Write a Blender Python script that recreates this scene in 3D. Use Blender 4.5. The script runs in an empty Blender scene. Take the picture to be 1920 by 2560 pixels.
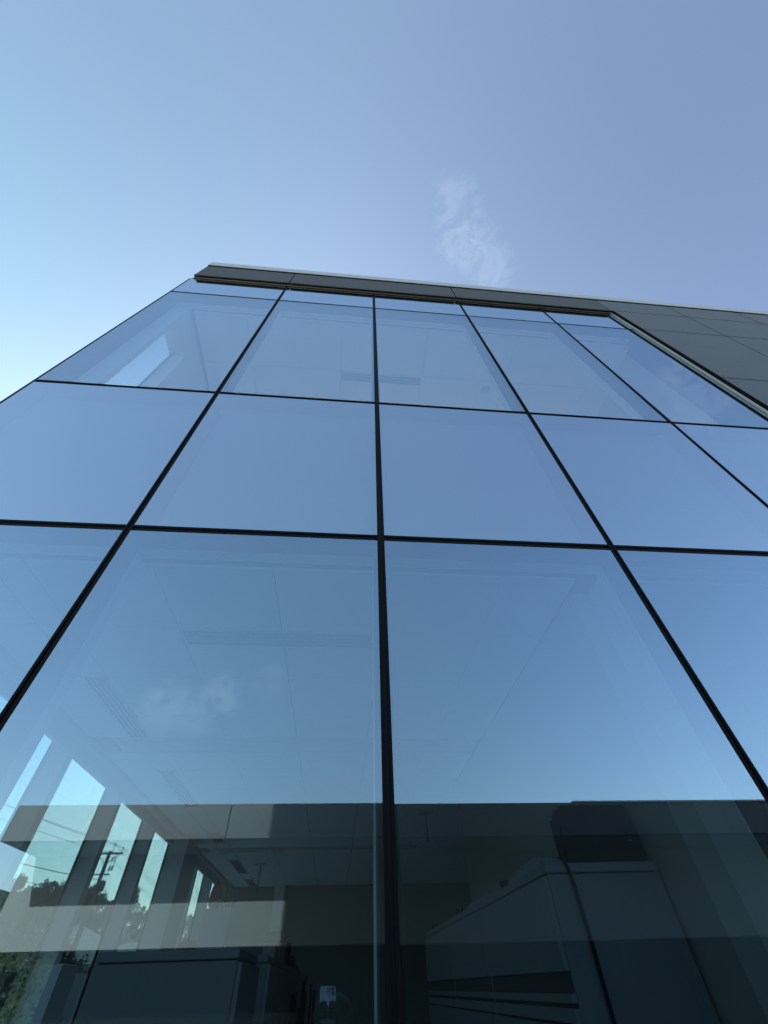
import bpy, bmesh, math, random
from mathutils import Vector, Matrix, Quaternion

SC = bpy.context.scene
COL = SC.collection
R = math.radians

# ------------------------------------------------------------------ camera
CAM_R = Vector((0.99619, -0.08317, -0.02635))
CAM_U = Vector((-0.04595, -0.75686, 0.65196))
CAM_F = Vector((0.07416, 0.64826, 0.75780))
CAM_P = Vector((0.0, -1.4, 1.75))
cd = bpy.data.cameras.new("camera")
cd.sensor_fit = 'VERTICAL'
cd.sensor_height = 36.0
cd.lens = 36.0 * 1020.3 / 2560.0
cd.clip_start = 0.01
cd.clip_end = 3000.0
cam = bpy.data.objects.new("camera", cd)
COL.objects.link(cam)
m = Matrix((CAM_R, CAM_U, -CAM_F)).transposed().to_4x4()
m.translation = CAM_P
cam.matrix_world = m
SC.camera = cam

# ------------------------------------------------------------------ light
SUN_EL, SUN_AZ = 27.5, -12.8          # degrees; azimuth from +Y towards +X
SUN_W, SKY_W, EXPO = 5.0, 0.15, 1.45
a, e = R(SUN_AZ), R(SUN_EL)
sun_dir = Vector((math.sin(a) * math.cos(e), math.cos(a) * math.cos(e), math.sin(e)))
sl = bpy.data.lights.new("sun", 'SUN')
sl.energy = SUN_W
sl.angle = R(0.53)
sl.color = (1.0, 0.93, 0.83)
so = bpy.data.objects.new("sun", sl)
COL.objects.link(so)
so.rotation_euler = sun_dir.to_track_quat('Z', 'Y').to_euler()
so.location = (0, 0, 40)

w = bpy.data.worlds.new("World")
SC.world = w
w.use_nodes = True
wn, wl = w.node_tree.nodes, w.node_tree.links
bg = wn['Background']
bg.inputs[1].default_value = SKY_W
sky = wn.new('ShaderNodeTexSky')
sky.sky_type = 'NISHITA'
sky.sun_disc = False
sky.sun_elevation = R(SUN_EL)
sky.sun_rotation = R(SUN_AZ)
sky.air_density = 1.0
sky.dust_density = 1.25
sky.ozone_density = 2.0
tint = wn.new('ShaderNodeMixRGB')
tint.blend_type = 'MULTIPLY'
tint.inputs[0].default_value = 1.0
tint.inputs[2].default_value = (1.14, 1.04, 0.875, 1)
wl.new(sky.outputs[0], tint.inputs[1])
# thin summer clouds: noise in view direction, limited to a few patches of sky
tc = wn.new('ShaderNodeTexCoord')
nz = wn.new('ShaderNodeTexNoise')
nz.inputs['Scale'].default_value = 26.0
nz.inputs['Detail'].default_value = 7.0
nz.inputs['Roughness'].default_value = 0.70
nz.inputs['Distortion'].default_value = 1.1
wl.new(tc.outputs['Generated'], nz.inputs['Vector'])


def wmath(op, *ins):
    n = wn.new('ShaderNodeMath')
    n.operation = op
    for i, v in enumerate(ins):
        if isinstance(v, (int, float)):
            n.inputs[i].default_value = v
        else:
            wl.new(v, n.inputs[i])
    return n.outputs[0]


def cloud_patch(az, el, size, gain, lo=0.5):
    d = Vector((math.sin(R(az)) * math.cos(R(el)), math.cos(R(az)) * math.cos(R(el)), math.sin(R(el))))
    v = wn.new('ShaderNodeVectorMath')
    v.operation = 'DOT_PRODUCT'
    v.inputs[1].default_value = d
    wl.new(tc.outputs['Generated'], v.inputs[0])
    mr = wn.new('ShaderNodeMapRange')
    mr.interpolation_type = 'SMOOTHSTEP'
    mr.inputs['From Min'].default_value = math.cos(R(size))
    mr.inputs['From Max'].default_value = 1.0
    wl.new(v.outputs['Value'], mr.inputs['Value'])
    dens = wmath('ADD', nz.outputs['Fac'], wmath('MULTIPLY', mr.outputs[0], 0.22))
    mr2 = wn.new('ShaderNodeMapRange')
    mr2.interpolation_type = 'SMOOTHSTEP'
    mr2.inputs['From Min'].default_value = lo + 0.12
    mr2.inputs['From Max'].default_value = lo + 0.42
    wl.new(dens, mr2.inputs['Value'])
    return wmath('MULTIPLY', wmath('MULTIPLY', mr2.outputs[0], mr.outputs[0]), gain)


cl = None
for args in [(62, 76.5, 5.0, 0.11, 0.41), (61, 72.8, 3.8, 0.10, 0.40), (72, 80.0, 4.2, 0.085, 0.43),
             (180 + 16.4, 23.8, 3.6, 0.26, 0.40), (180 + 22.5, 21.8, 4.2, 0.24, 0.40), (180 + 19, 21.5, 3.4, 0.2, 0.38), (180 + 10.5, 26.5, 3.6, 0.12, 0.44),
             (180 - 67.5, 48.0, 4.0, 0.09, 0.40), (180 - 65, 44.5, 4.2, 0.07, 0.40)]:
    p = cloud_patch(*args)
    cl = p if cl is None else wmath('MAXIMUM', cl, p)
# sky colour multiplied by direction: a little darker and bluer towards +X
sx = wn.new('ShaderNodeSeparateXYZ')
wl.new(tc.outputs['Generated'], sx.inputs[0])
hz = wn.new('ShaderNodeMapRange')
hz.interpolation_type = 'SMOOTHSTEP'
hz.inputs['From Min'].default_value = -0.15
hz.inputs['From Max'].default_value = 0.75
wl.new(sx.outputs['X'], hz.inputs['Value'])
side = wn.new('ShaderNodeMixRGB')
side.blend_type = 'MULTIPLY'
side.inputs[2].default_value = (0.70, 0.705, 0.775, 1)
wl.new(hz.outputs[0], side.inputs[0])
wl.new(tint.outputs[0], side.inputs[1])
hl = wn.new('ShaderNodeMapRange')
hl.interpolation_type = 'SMOOTHSTEP'
hl.inputs['From Min'].default_value = 0.05
hl.inputs['From Max'].default_value = -0.6
wl.new(sx.outputs['X'], hl.inputs['Value'])
lft = wn.new('ShaderNodeMixRGB')
lft.blend_type = 'MULTIPLY'
lft.inputs[2].default_value = (0.88, 0.985, 0.945, 1)
hy = wn.new('ShaderNodeMapRange')
hy.interpolation_type = 'SMOOTHSTEP'
hy.inputs['From Min'].default_value = -0.40
hy.inputs['From Max'].default_value = 0.05
wl.new(sx.outputs['Y'], hy.inputs['Value'])
wl.new(wmath('MULTIPLY', hl.outputs[0], hy.outputs[0]), lft.inputs[0])
wl.new(side.outputs[0], lft.inputs[1])
cm = wn.new('ShaderNodeMixRGB')
cm.blend_type = 'ADD'
cm.inputs[2].default_value = (2.1, 2.0, 1.85, 1)
wl.new(cl, cm.inputs[0])
wl.new(lft.outputs[0], cm.inputs[1])
wl.new(cm.outputs[0], bg.inputs[0])

SC.view_settings.view_transform = 'Standard'
SC.view_settings.look = 'None'
SC.view_settings.exposure = EXPO
SC.view_settings.gamma = 1.0
SC.render.engine = 'CYCLES'
SC.cycles.max_bounces = 14
SC.cycles.transparent_max_bounces = 24
SC.cycles.glossy_bounces = 6
SC.cycles.diffuse_bounces = 6
SC.cycles.use_denoising = True
SC.cycles.sample_clamp_indirect = 6.0


# ------------------------------------------------------------------ helpers
class MB:
    """collects shapes and builds ONE mesh object"""

    def __init__(self):
        self.bm = bmesh.new()
        self.mi = 0

    def poly(self, pts):
        vs = [self.bm.verts.new(p) for p in pts]
        f = self.bm.faces.new(vs)
        f.material_index = self.mi
        return f

    def hexa(self, p):
        vs = [self.bm.verts.new(q) for q in p]
        for q in ((0, 3, 2, 1), (4, 5, 6, 7), (0, 1, 5, 4), (1, 2, 6, 5), (2, 3, 7, 6), (3, 0, 4, 7)):
            f = self.bm.faces.new([vs[i] for i in q])
            f.material_index = self.mi
        return self

    def box(self, x0, x1, y0, y1, z0, z1):
        return self.hexa([(x0, y0, z0), (x1, y0, z0), (x1, y1, z0), (x0, y1, z0),
                          (x0, y0, z1), (x1, y0, z1), (x1, y1, z1), (x0, y1, z1)])

    def tube(self, pts, r, n=8, r2=None):
        pts = [Vector(p) for p in pts]
        rings = []
        for i, p in enumerate(pts):
            d = (pts[min(i + 1, len(pts) - 1)] - pts[max(i - 1, 0)]).normalized()
            s = d.orthogonal().normalized() if i == 0 else (s - d * s.dot(d)).normalized()
            t = d.cross(s)
            rr = r if r2 is None else r + (r2 - r) * i / max(1, len(pts) - 1)
            rings.append([self.bm.verts.new(p + (s * math.cos(k * 2 * math.pi / n) + t * math.sin(k * 2 * math.pi / n)) * rr)
                          for k in range(n)])
        for a_, b_ in zip(rings, rings[1:]):
            for k in range(n):
                f = self.bm.faces.new((a_[k], a_[(k + 1) % n], b_[(k + 1) % n], b_[k]))
                f.material_index = self.mi
                f.smooth = True
        for rg, rev in ((rings[0], True), (rings[-1], False)):
            f = self.bm.faces.new(list(reversed(rg)) if rev else rg)
            f.material_index = self.mi
        return self

    def build(self, name, mats, parent=None, bevel=0.0, recalc=True):
        if recalc:
            bmesh.ops.recalc_face_normals(self.bm, faces=self.bm.faces)
        me = bpy.data.meshes.new(name)
        self.bm.to_mesh(me)
        self.bm.free()
        for mm in (mats if isinstance(mats, (list, tuple)) else [mats]):
            me.materials.append(mm)
        o = bpy.data.objects.new(name, me)
        COL.objects.link(o)
        if parent:
            o.parent = parent
            o.matrix_parent_inverse = parent.matrix_world.inverted()
        if bevel:
            b = o.modifiers.new("bevel", 'BEVEL')
            b.width = bevel
            b.segments = 2
            b.limit_method = 'ANGLE'
        return o


def tag(o, label=None, cat=None, group=None, kind=None):
    if label: o['label'] = label
    if cat: o['category'] = cat
    if group: o['group'] = group
    if kind: o['kind'] = kind
    return o


def thing(name, label, cat, loc=(0, 0, 0), group=None):
    o = bpy.data.objects.new(name, None)
    COL.objects.link(o)
    o.empty_display_size = 0.1
    o.location = loc
    o.matrix_world = Matrix.Translation(loc)
    return tag(o, label, cat, group)


def copy_tree(o, parent=None):
    c = o.copy()
    COL.objects.link(c)
    if parent:
        c.parent = parent
    for ch in [q for q in bpy.data.objects if q.parent == o]:
        copy_tree(ch, c)
    return c


def mat(name, col, rough=0.6, metal=0.0, var=0.0, scale=8.0, bump=0.0, bscale=60.0, spec=0.5, coat=0.0):
    mt = bpy.data.materials.new(name)
    mt.use_nodes = True
    n, l = mt.node_tree.nodes, mt.node_tree.links
    b = n['Principled BSDF']
    b.inputs['Base Color'].default_value = (*col, 1)
    b.inputs['Roughness'].default_value = rough
    b.inputs['Metallic'].default_value = metal
    b.inputs['Specular IOR Level'].default_value = spec
    if coat: b.inputs['Coat Weight'].default_value = coat
    t = n.new('ShaderNodeTexCoord')
    if var:
        z = n.new('ShaderNodeTexNoise')
        z.inputs['Scale'].default_value = scale
        z.inputs['Detail'].default_value = 6
        z.inputs['Roughness'].default_value = 0.65
        l.new(t.outputs['Object'], z.inputs['Vector'])
        mx = n.new('ShaderNodeMixRGB')
        mx.inputs[1].default_value = (*[max(0, c * (1 - var)) for c in col], 1)
        mx.inputs[2].default_value = (*[min(1, c * (1 + var)) for c in col], 1)
        l.new(z.outputs['Fac'], mx.inputs[0])
        l.new(mx.outputs[0], b.inputs['Base Color'])
        mr = n.new('ShaderNodeMapRange')
        mr.inputs['To Min'].default_value = max(0.02, rough - 0.08)
        mr.inputs['To Max'].default_value = min(1, rough + 0.08)
        l.new(z.outputs['Fac'], mr.inputs['Value'])
        l.new(mr.outputs[0], b.inputs['Roughness'])
    if bump:
        z2 = n.new('ShaderNodeTexNoise')
        z2.inputs['Scale'].default_value = bscale
        z2.inputs['Detail'].default_value = 5
        l.new(t.outputs['Object'], z2.inputs['Vector'])
        bp = n.new('ShaderNodeBump')
        bp.inputs['Strength'].default_value = bump
        bp.inputs['Distance'].default_value = 0.02
        l.new(z2.outputs['Fac'], bp.inputs['Height'])
        l.new(bp.outputs[0], b.inputs['Normal'])
    return mt


def coated_glass(name, r0, tcol, gcol, wave=0.0, pexp=5.0, kk=1.0, dust=0.0):
    """architectural glass: see-through, mirror share rising towards grazing view"""
    mt = bpy.data.materials.new(name)
    mt.use_nodes = True
    n, l = mt.node_tree.nodes, mt.node_tree.links
    n.remove(n['Principled BSDF'])
    out = n['Material Output']
    tr = n.new('ShaderNodeBsdfTransparent')
    tr.inputs[0].default_value = (*tcol, 1)
    gl = n.new('ShaderNodeBsdfGlossy')
    gl.inputs['Color'].default_value = (*gcol, 1)
    gl.inputs['Roughness'].default_value = 0.0
    lw = n.new('ShaderNodeLayerWeight')
    lw.inputs[0].default_value = 0.5
    pw = n.new('ShaderNodeMath'); pw.operation = 'POWER'; pw.inputs[1].default_value = pexp
    l.new(lw.outputs['Facing'], pw.inputs[0])
    ma = n.new('ShaderNodeMath'); ma.operation = 'MULTIPLY_ADD'
    ma.inputs[1].default_value = kk - r0
    ma.inputs[2].default_value = r0
    l.new(pw.outputs[0], ma.inputs[0])
    mx = n.new('ShaderNodeMixShader')
    l.new(ma.outputs[0], mx.inputs[0])
    l.new(tr.outputs[0], mx.inputs[1])
    l.new(gl.outputs[0], mx.inputs[2])
    if wave:
        t = n.new('ShaderNodeTexCoord')
        z = n.new('ShaderNodeTexNoise')
        z.inputs['Scale'].default_value = 1.1
        z.inputs['Detail'].default_value = 1.0
        l.new(t.outputs['Object'], z.inputs['Vector'])
        bp = n.new('ShaderNodeBump')
        bp.inputs['Strength'].default_value = wave
        bp.inputs['Distance'].default_value = 0.01
        l.new(z.outputs['Fac'], bp.inputs['Height'])
        l.new(bp.outputs[0], gl.inputs['Normal'])
    if dust:
        t2 = n.new('ShaderNodeTexCoord')
        mp = n.new('ShaderNodeMapping')
        mp.inputs['Scale'].default_value = (9.0, 9.0, 1.6)
        l.new(t2.outputs['Object'], mp.inputs['Vector'])
        zd = n.new('ShaderNodeTexNoise')
        zd.inputs['Scale'].default_value = 1.3
        zd.inputs['Detail'].default_value = 8.0
        zd.inputs['Roughness'].default_value = 0.7
        l.new(mp.outputs[0], zd.inputs['Vector'])
        mr = n.new('ShaderNodeMapRange')
        mr.inputs['From Min'].default_value = 0.3
        mr.inputs['From Max'].default_value = 0.75
        mr.inputs['To Min'].default_value = dust * 0.6
        mr.inputs['To Max'].default_value = dust * 1.6
        l.new(zd.outputs['Fac'], mr.inputs['Value'])
        df = n.new('ShaderNodeBsdfDiffuse')
        df.inputs[0].default_value = (0.5, 0.52, 0.52, 1)
        md = n.new('ShaderNodeMixShader')
        l.new(mr.outputs[0], md.inputs[0])
        l.new(mx.outputs[0], md.inputs[1])
        l.new(df.outputs[0], md.inputs[2])
        l.new(md.outputs[0], out.inputs[0])
        return mt
    l.new(mx.outputs[0], out.inputs[0])
    return mt


M = {}
M['glass'] = coated_glass('coated_glass', 0.115, (0.46, 0.575, 0.625), (0.63, 0.835, 1.0), wave=0.015, pexp=0.78, kk=0.93, dust=0.008)
M['upper_glass'] = coated_glass('coated_upper_glass', 0.14, (0.72, 0.84, 0.98), (0.72, 0.87, 1.0), wave=0.015, pexp=0.72, kk=0.82, dust=0.008)
M['spandrel_glass'] = coated_glass('coated_spandrel_glass', 0.14, (0.44, 0.535, 0.55), (0.74, 0.88, 1.0), wave=0.015, pexp=0.66, kk=1.0, dust=0.008)
M['clear'] = coated_glass('clear_glass', 0.02, (0.93, 0.97, 0.96), (1, 1, 1))
M['side_glass'] = coated_glass('tinted_side_glass', 0.06, (0.39, 0.50, 0.575), (0.9, 0.95, 1.0))
M['gasket'] = mat('black_rubber', (0.005, 0.006, 0.008), 0.7, spec=0.12)
M['mullion'] = mat('dark_bronze_aluminium', (0.006, 0.007, 0.011), 0.55, 0.0, var=0.15, scale=3, spec=.15)
M['lining'] = mat('white_aluminium_lining', (0.82, 0.84, 0.83), 0.45, var=0.04)
M['mull_in'] = mat('grey_aluminium', (0.06, 0.065, 0.07), 0.5, 0.0, var=0.08)
M['spandrel'] = mat('spandrel_backing', (0.45, 0.52, 0.60), 0.8)
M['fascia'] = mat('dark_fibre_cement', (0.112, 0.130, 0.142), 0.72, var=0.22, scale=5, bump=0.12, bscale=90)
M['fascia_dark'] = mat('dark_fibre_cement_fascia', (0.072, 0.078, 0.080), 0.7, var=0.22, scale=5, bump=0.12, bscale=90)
M['fastener'] = mat('panel_fastener', (0.018, 0.02, 0.02), 0.6, 0.0)
M['coping'] = mat('coping_aluminium', (0.50, 0.51, 0.51), 0.45, 0.1, var=0.06)
M['trim'] = mat('champagne_trim', (0.52, 0.49, 0.43), 0.4, 0.2, var=0.1, scale=4)
M['concrete'] = mat('concrete', (0.30, 0.295, 0.28), 0.85, var=0.2, scale=2, bump=0.2)
M['paving'] = mat('concrete_paving', (0.30, 0.295, 0.285), 0.85, var=0.15, scale=1.2, bump=0.2)
M['white'] = mat('white_plaster', (0.66, 0.67, 0.66), 0.85, var=0.04, scale=3)
M['greywall'] = mat('grey_green_wall', (0.20, 0.215, 0.20), 0.85, var=0.05, scale=3)
M['beige'] = mat('beige_wall_paint', (0.48, 0.47, 0.42), 0.8, var=0.05, scale=3)
M['tile'] = mat('ceiling_tile', (0.90, 0.91, 0.90), 0.9, var=0.04, scale=30, bump=0.1, bscale=200)
M['tile_gap'] = mat('ceiling_joint', (0.22, 0.23, 0.23), 0.9)
M['slot'] = mat('vent_slot_black', (0.015, 0.015, 0.016), 0.7)
M['slot_grey'] = mat('vent_slot_grey', (0.22, 0.225, 0.23), 0.7)
M['vent'] = mat('vent_white', (0.66, 0.67, 0.67), 0.5)
M['carpet'] = mat('pale_vinyl_floor', (0.42, 0.42, 0.41), 0.8, var=0.1, scale=60)
M['steel'] = mat('grey_painted_steel', (0.30, 0.32, 0.32), 0.42, 0.0, var=0.06, scale=3)
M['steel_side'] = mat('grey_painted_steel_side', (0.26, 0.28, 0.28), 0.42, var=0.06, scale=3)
M['groove'] = mat('shadow_groove', (0.02, 0.02, 0.022), 0.8)
M['slot_shade'] = mat('painted_slot_shade', (0.085, 0.09, 0.09), 0.7)
M['black'] = mat('black_plastic', (0.006, 0.007, 0.009), 0.6, var=0.2, spec=.15)
M['opp_face'] = mat('opposite_fascia', (0.092, 0.100, 0.102), 0.85, var=0.12, scale=1.3, bump=0.15, bscale=30)
M['opp_wall'] = mat('opposite_render', (0.172, 0.192, 0.188), 0.85, var=0.12, scale=1.3, bump=0.15, bscale=30)
M['opp_dark'] = mat('opposite_shopfront', (0.004, 0.005, 0.005), 0.8, spec=0.1)


def leaf_mat(name, c0, c1, trans=0.25):
    mt = bpy.data.materials.new(name)
    mt.use_nodes = True
    n, l = mt.node_tree.nodes, mt.node_tree.links
    b = n['Principled BSDF']
    b.inputs['Roughness'].default_value = 0.85
    b.inputs['Specular IOR Level'].default_value = 0.1
    t = n.new('ShaderNodeTexCoord')
    z = n.new('ShaderNodeTexNoise')
    z.inputs['Scale'].default_value = 1.4
    z.inputs['Detail'].default_value = 5
    l.new(t.outputs['Object'], z.inputs['Vector'])
    mx = n.new('ShaderNodeMixRGB')
    mx.inputs[1].default_value = (*c0, 1)
    mx.inputs[2].default_value = (*c1, 1)
    mr = n.new('ShaderNodeMapRange')
    mr.inputs['From Min'].default_value = 0.35
    mr.inputs['From Max'].default_value = 0.65
    l.new(z.outputs['Fac'], mr.inputs['Value'])
    l.new(mr.outputs[0], mx.inputs[0])
    l.new(mx.outputs[0], b.inputs['Base Color'])
    tl = n.new('ShaderNodeBsdfTranslucent')
    l.new(mx.outputs[0], tl.inputs[0])
    ms = n.new('ShaderNodeMixShader')
    ms.inputs[0].default_value = trans
    l.new(b.outputs[0], ms.inputs[1])
    l.new(tl.outputs[0], ms.inputs[2])
    l.new(ms.outputs[0], n['Material Output'].inputs[0])
    return mt


M['leaf'] = leaf_mat('tree_leaves', (0.020, 0.038, 0.014), (0.06, 0.085, 0.03))
M['scrub'] = leaf_mat('hillside_scrub', (0.018, 0.034, 0.011), (0.062, 0.085, 0.026))
M['bark'] = mat('bark', (0.10, 0.08, 0.06), 0.9, var=0.3, scale=10)
M['soil'] = mat('hill_soil', (0.030, 0.050, 0.018), 0.95, var=0.4, scale=0.8, bump=0.5, bscale=6)

# ------------------------------------------------------------------ ground and hill
g = MB()
g.poly([(-700, -700, 0), (700, -700, 0), (700, 700, 0), (-700, 700, 0)])
tag(g.build('ground', M['paving']), kind='structure')


def hill_h(x, y):
    t = min(1, max(0, (-7.5 - x) / 24.0))
    s = t * t * (3 - 2 * t)
    return 7.0 * s + 0.35 * s * math.sin(y * 0.31 + x * 0.2) + 0.25 * s * math.sin(y * 0.9) \
        + (0.25 * max(0, -31 - x))


hb = MB()
xs = [-7.4 - i * 1.6 for i in range(16)] + [-33 - i * 8 for i in range(10)]
ys = [-120 + i * 4 for i in range(75)] + [180 + i * 40 for i in range(16)]
grid = [[hb.bm.verts.new((x, y, hill_h(x, y) - 0.03)) for y in ys] for x in xs]
for i in range(len(xs) - 1):
    for j in range(len(ys) - 1):
        f = hb.bm.faces.new((grid[i][j], grid[i][j + 1], grid[i + 1][j + 1], grid[i + 1][j]))
        f.smooth = True
tag(hb.build('hill', M['soil']), kind='structure')


def leaf_quad(bm, p, s, rnd):
    n = Vector((rnd.gauss(0, 1), rnd.gauss(0, 1), rnd.gauss(0.4, 1))).normalized()
    t = n.orthogonal().normalized()
    t = Quaternion(n, rnd.uniform(0, 6.28)) @ t
    b = n.cross(t)
    vs = [bm.verts.new(p + t * s * a_ + b * s * c_) for a_, c_ in ((-1, 0), (0, -.55), (1, 0), (0, .55))]
    bm.faces.new(vs)


rnd = random.Random(5)
sb = MB()
for i in range(42000):
    y = rnd.uniform(10, 46) if i % 3 else rnd.uniform(-45, 10)
    x = -7.6 - (rnd.random() ** 1.6) * 19
    z = hill_h(x, y)
    s = 0.035 + 0.0055 * abs(x)
    clump = 0.5 + 0.5 * math.sin(x * 1.7 + 2 * math.sin(y * .8)) * math.sin(y * 1.3 + x)
    leaf_quad(sb.bm, Vector((x, y, z + rnd.random() * (0.25 + 0.9 * clump))), s * rnd.uniform(.6, 1.5), rnd)
tag(sb.build('hillside_scrub', M['scrub'], recalc=False),
    'green scrub covering the hillside at the bottom left', 'scrub', kind='stuff')

# retaining wall beyond the left windows
rw = MB()
for k, (z0, z1) in enumerate(((-0.3, 0.72), (0.74, 1.44), (1.46, 2.02), (2.04, 2.40))):
    rw.box(-10.5, -10.0 - 0.004 * (k % 2), 21.0, 40, z0, z1)
rw.box(-10.45, -10.03, 21.02, 39.98, -0.3, 2.39)
tag(rw.build('retaining_wall', M['concrete']), 'low grey concrete retaining wall with level joints outside the side windows', 'wall')

# ------------------------------------------------------------------ office building
XM = [-2.34, -1.051, 0.139, 1.333, 2.527, 3.60]
ZT = [0.20, 3.19, 4.665, 7.325, 8.05]        # transom centre lines
FLOOR = 0.15
bld = thing('office_building', 'two storey office with a blue reflecting glass curtain wall and dark grey panels', 'building', (0, 0, 0))

HX = [0.0175] * 6
HX[0] = 0.012
HX[5] = 0.012
HZ = [0.02, 0.020, 0.020, 0.021, 0.02]


PRN = random.Random(12)


def pane(x0, x1, z0, z1, gm):
    b = MB()
    b.box(x0, x1, 0.0, 0.026, z0, z1)
    o = b.build('glass_pane', [gm, M['clear']], bld)
    for p in o.data.polygons:
        p.material_index = 0 if p.normal.y < -0.5 else 1
    # no unit sits perfectly true in its frame
    c = Vector(((x0 + x1) / 2, 0.013, (z0 + z1) / 2))
    q = Matrix.Translation(c) @ Matrix.Rotation(R(PRN.uniform(-.045, .045)), 4, 'X') @ Matrix.Rotation(R(PRN.uniform(-.05, .05)), 4, 'Z') @ Matrix.Translation(-c)
    o.data.transform(q)
    return o


for i in range(5):
    for k in range(4):
        pane(XM[i] + HX[i], XM[i + 1] - HX[i + 1], ZT[k] + HZ[k], ZT[k + 1] - HZ[k + 1], M[('glass', 'spandrel_glass', 'upper_glass', 'spandrel_glass')[k]])

# mullions: recessed cap with two rubber gaskets, deep box behind the glass, white lining at the room edge
for i in range(1, 5):
    b = MB()
    b.box(XM[i] - 0.030, XM[i] + 0.030, 0.030, 0.108, ZT[0], ZT[4] + .1)
    mu = b.build('mullion', M['mull_in'], bld)
    b = MB()
    b.box(XM[i] - 0.006, XM[i] + 0.006, 0.006, 0.0295, ZT[0], ZT[4] + 0.05)
    b.build('cap', M['mullion'], mu)
    b = MB()
    for s in (-1, 1):
        b.box(XM[i] + s * 0.0172, XM[i] + s * 0.0065, -0.001 if s < 0 else 0.0, 0.029, ZT[0], ZT[4] + 0.049)
    b.build('gasket', M['gasket'], mu)
    for z0, z1 in ((FLOOR, 3.22), (4.70, 7.36)):
        b = MB()
        b.box(XM[i] - 0.033, XM[i] + 0.033, 0.1085, 0.178, z0, z1)
        b.build('lining', M['lining'], mu, bevel=0.003)
for k in range(5):
    b = MB()
    b.box(XM[0] + .03, XM[5], 0.0303, 0.107, ZT[k] - 0.03, ZT[k] + 0.03)
    tr = b.build('transom', M['mull_in'], bld)
    h = HZ[k]
    for i in range(5):
        xa, xb = XM[i] + HX[i] + .0005, XM[i + 1] - HX[i + 1] - .0005
        b = MB()
        b.box(xa, xb, 0.007, 0.0298, ZT[k] - h * .36, ZT[k] + h * .36)
        b.build('cap', M['mullion'], tr)
        b = MB()
        for s in (-1, 1):
            b.box(xa, xb, 0.001, 0.0292, ZT[k] + s * h * .98, ZT[k] + s * h * .38)
        b.build('gasket', M['gasket'], tr)
for zc in (3.162, 7.30):
    for i in range(5):
        b = MB()
        b.box(XM[i] + 0.034, XM[i + 1] - 0.034, 0.1085, 0.178, zc - 0.004, zc + 0.07)
        b.build('head_lining', M['lining'], bld, bevel=0.003)
for i in range(5):
    for z0, z1 in ((3.23, 4.69), (7.37, 8.4)):
        b = MB()
        b.box(XM[i] + .036, XM[i + 1] - .036, 0.12, 0.16, z0, z1)
        b.build('spandrel_backing', M['spandrel'], bld)
# corner post at the left edge of the glazing
b = MB()
b.box(-2.352, -2.329, 0.002, 0.2, 0.0, 8.05)
b.build('corner_post', M['mullion'], bld)

# fascia and cladding, proud of the glass
SX = [-2.28, -1.02, 1.30, 3.58]
PY = -0.05


def panel(x0, x1, z0, z1, y=PY, name='cladding_panel'):
    b = MB()
    b.box(x0 + .008, x1 - .008, y, y + 0.012, z0 + .008, z1 - .008)
    b.mi = 1
    nx = max(2, int(round((x1 - x0) / 0.55)) + 1)
    nz_ = max(2, int(round((z1 - z0) / 0.55)) + 1)
    for i in range(nx):
        for j in range(nz_):
            cx = x0 + .05 + (x1 - x0 - .1) * i / (nx - 1)
            cz = z0 + .05 + (z1 - z0 - .1) * j / (nz_ - 1)
            b.tube([(cx, y - .0015, cz), (cx, y + .002, cz)], 0.008, 8)
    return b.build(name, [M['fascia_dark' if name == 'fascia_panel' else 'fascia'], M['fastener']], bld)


for i in range(3):
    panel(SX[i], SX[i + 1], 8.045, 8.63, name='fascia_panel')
cx = [3.58, 4.754, 5.93, 7.12, 8.31, 9.5, 10.7]
cz = [0.0, 1.0, 2.5, 4.07, 5.64, 7.19, 8.045, 8.63]
for i in range(len(cx) - 1):
    for j in range(len(cz) - 1):
        panel(cx[i] + (0.03 if i == 0 and j < 6 else 0), cx[i + 1], cz[j], cz[j + 1])
# dark backing behind the open panel joints
b = MB()
b.box(-2.27, 3.60, -0.036, 0.45, 8.155, 8.65)
b.box(3.605, 10.69, -0.036, 0.3, 0.0, 8.649)
b.build('backing_wall', M['gasket'], bld)
# head and jamb trims
b = MB()
b.box(-2.30, 3.602, -0.018, -0.0005, 8.060, 8.09)
M['bronze'] = mat('bronze_trim', (0.26, 0.225, 0.185), 0.45, 0.2, var=0.1, scale=4)
b.build('head_trim', M['bronze'], bld, bevel=.004)
b = MB()
b.box(-2.30, 3.602, -0.0375, 0.03, 8.1, 8.15)
b.build('head_flashing', M['gasket'], bld)
b = MB()
b.box(3.590, 3.606, -0.022, 0.0, 0.0, 8.059)
b.build('jamb_trim', M['trim'], bld, bevel=.004)
b = MB()
b.box(3.6062, 3.6100, -0.052, 0.0, 0.0, 8.05)
b.box(3.583, 3.601, 0.001, 0.06, 0.0, 8.07)
b.build('jamb_flashing', M['gasket'], bld)
# coping in lengths with joints
cj = [-2.275, 0.33, 2.75, 4.25, 6.1, 8.3, 10.75]
for i in range(len(cj) - 1):
    b = MB()
    b.hexa([(cj[i] + .002, -0.064, 8.655), (cj[i + 1] - .002, -0.064, 8.655), (cj[i + 1] - .002, 0.6, 8.655), (cj[i] + .002, 0.6, 8.655),
            (cj[i] + .002, -0.062, 8.865), (cj[i + 1] - .002, -0.062, 8.865), (cj[i + 1] - .002, 0.6, 8.90), (cj[i] + .002, 0.6, 8.90)])
    b.build('coping', M['coping'], bld, bevel=.003)
b = MB()
b.box(-2.27, 10.7, -0.058, -0.037, 8.632, 8.654)  # black strip added to draw the shadow line under the coping
b.build('coping_shadow_line', M['gasket'], bld)
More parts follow.
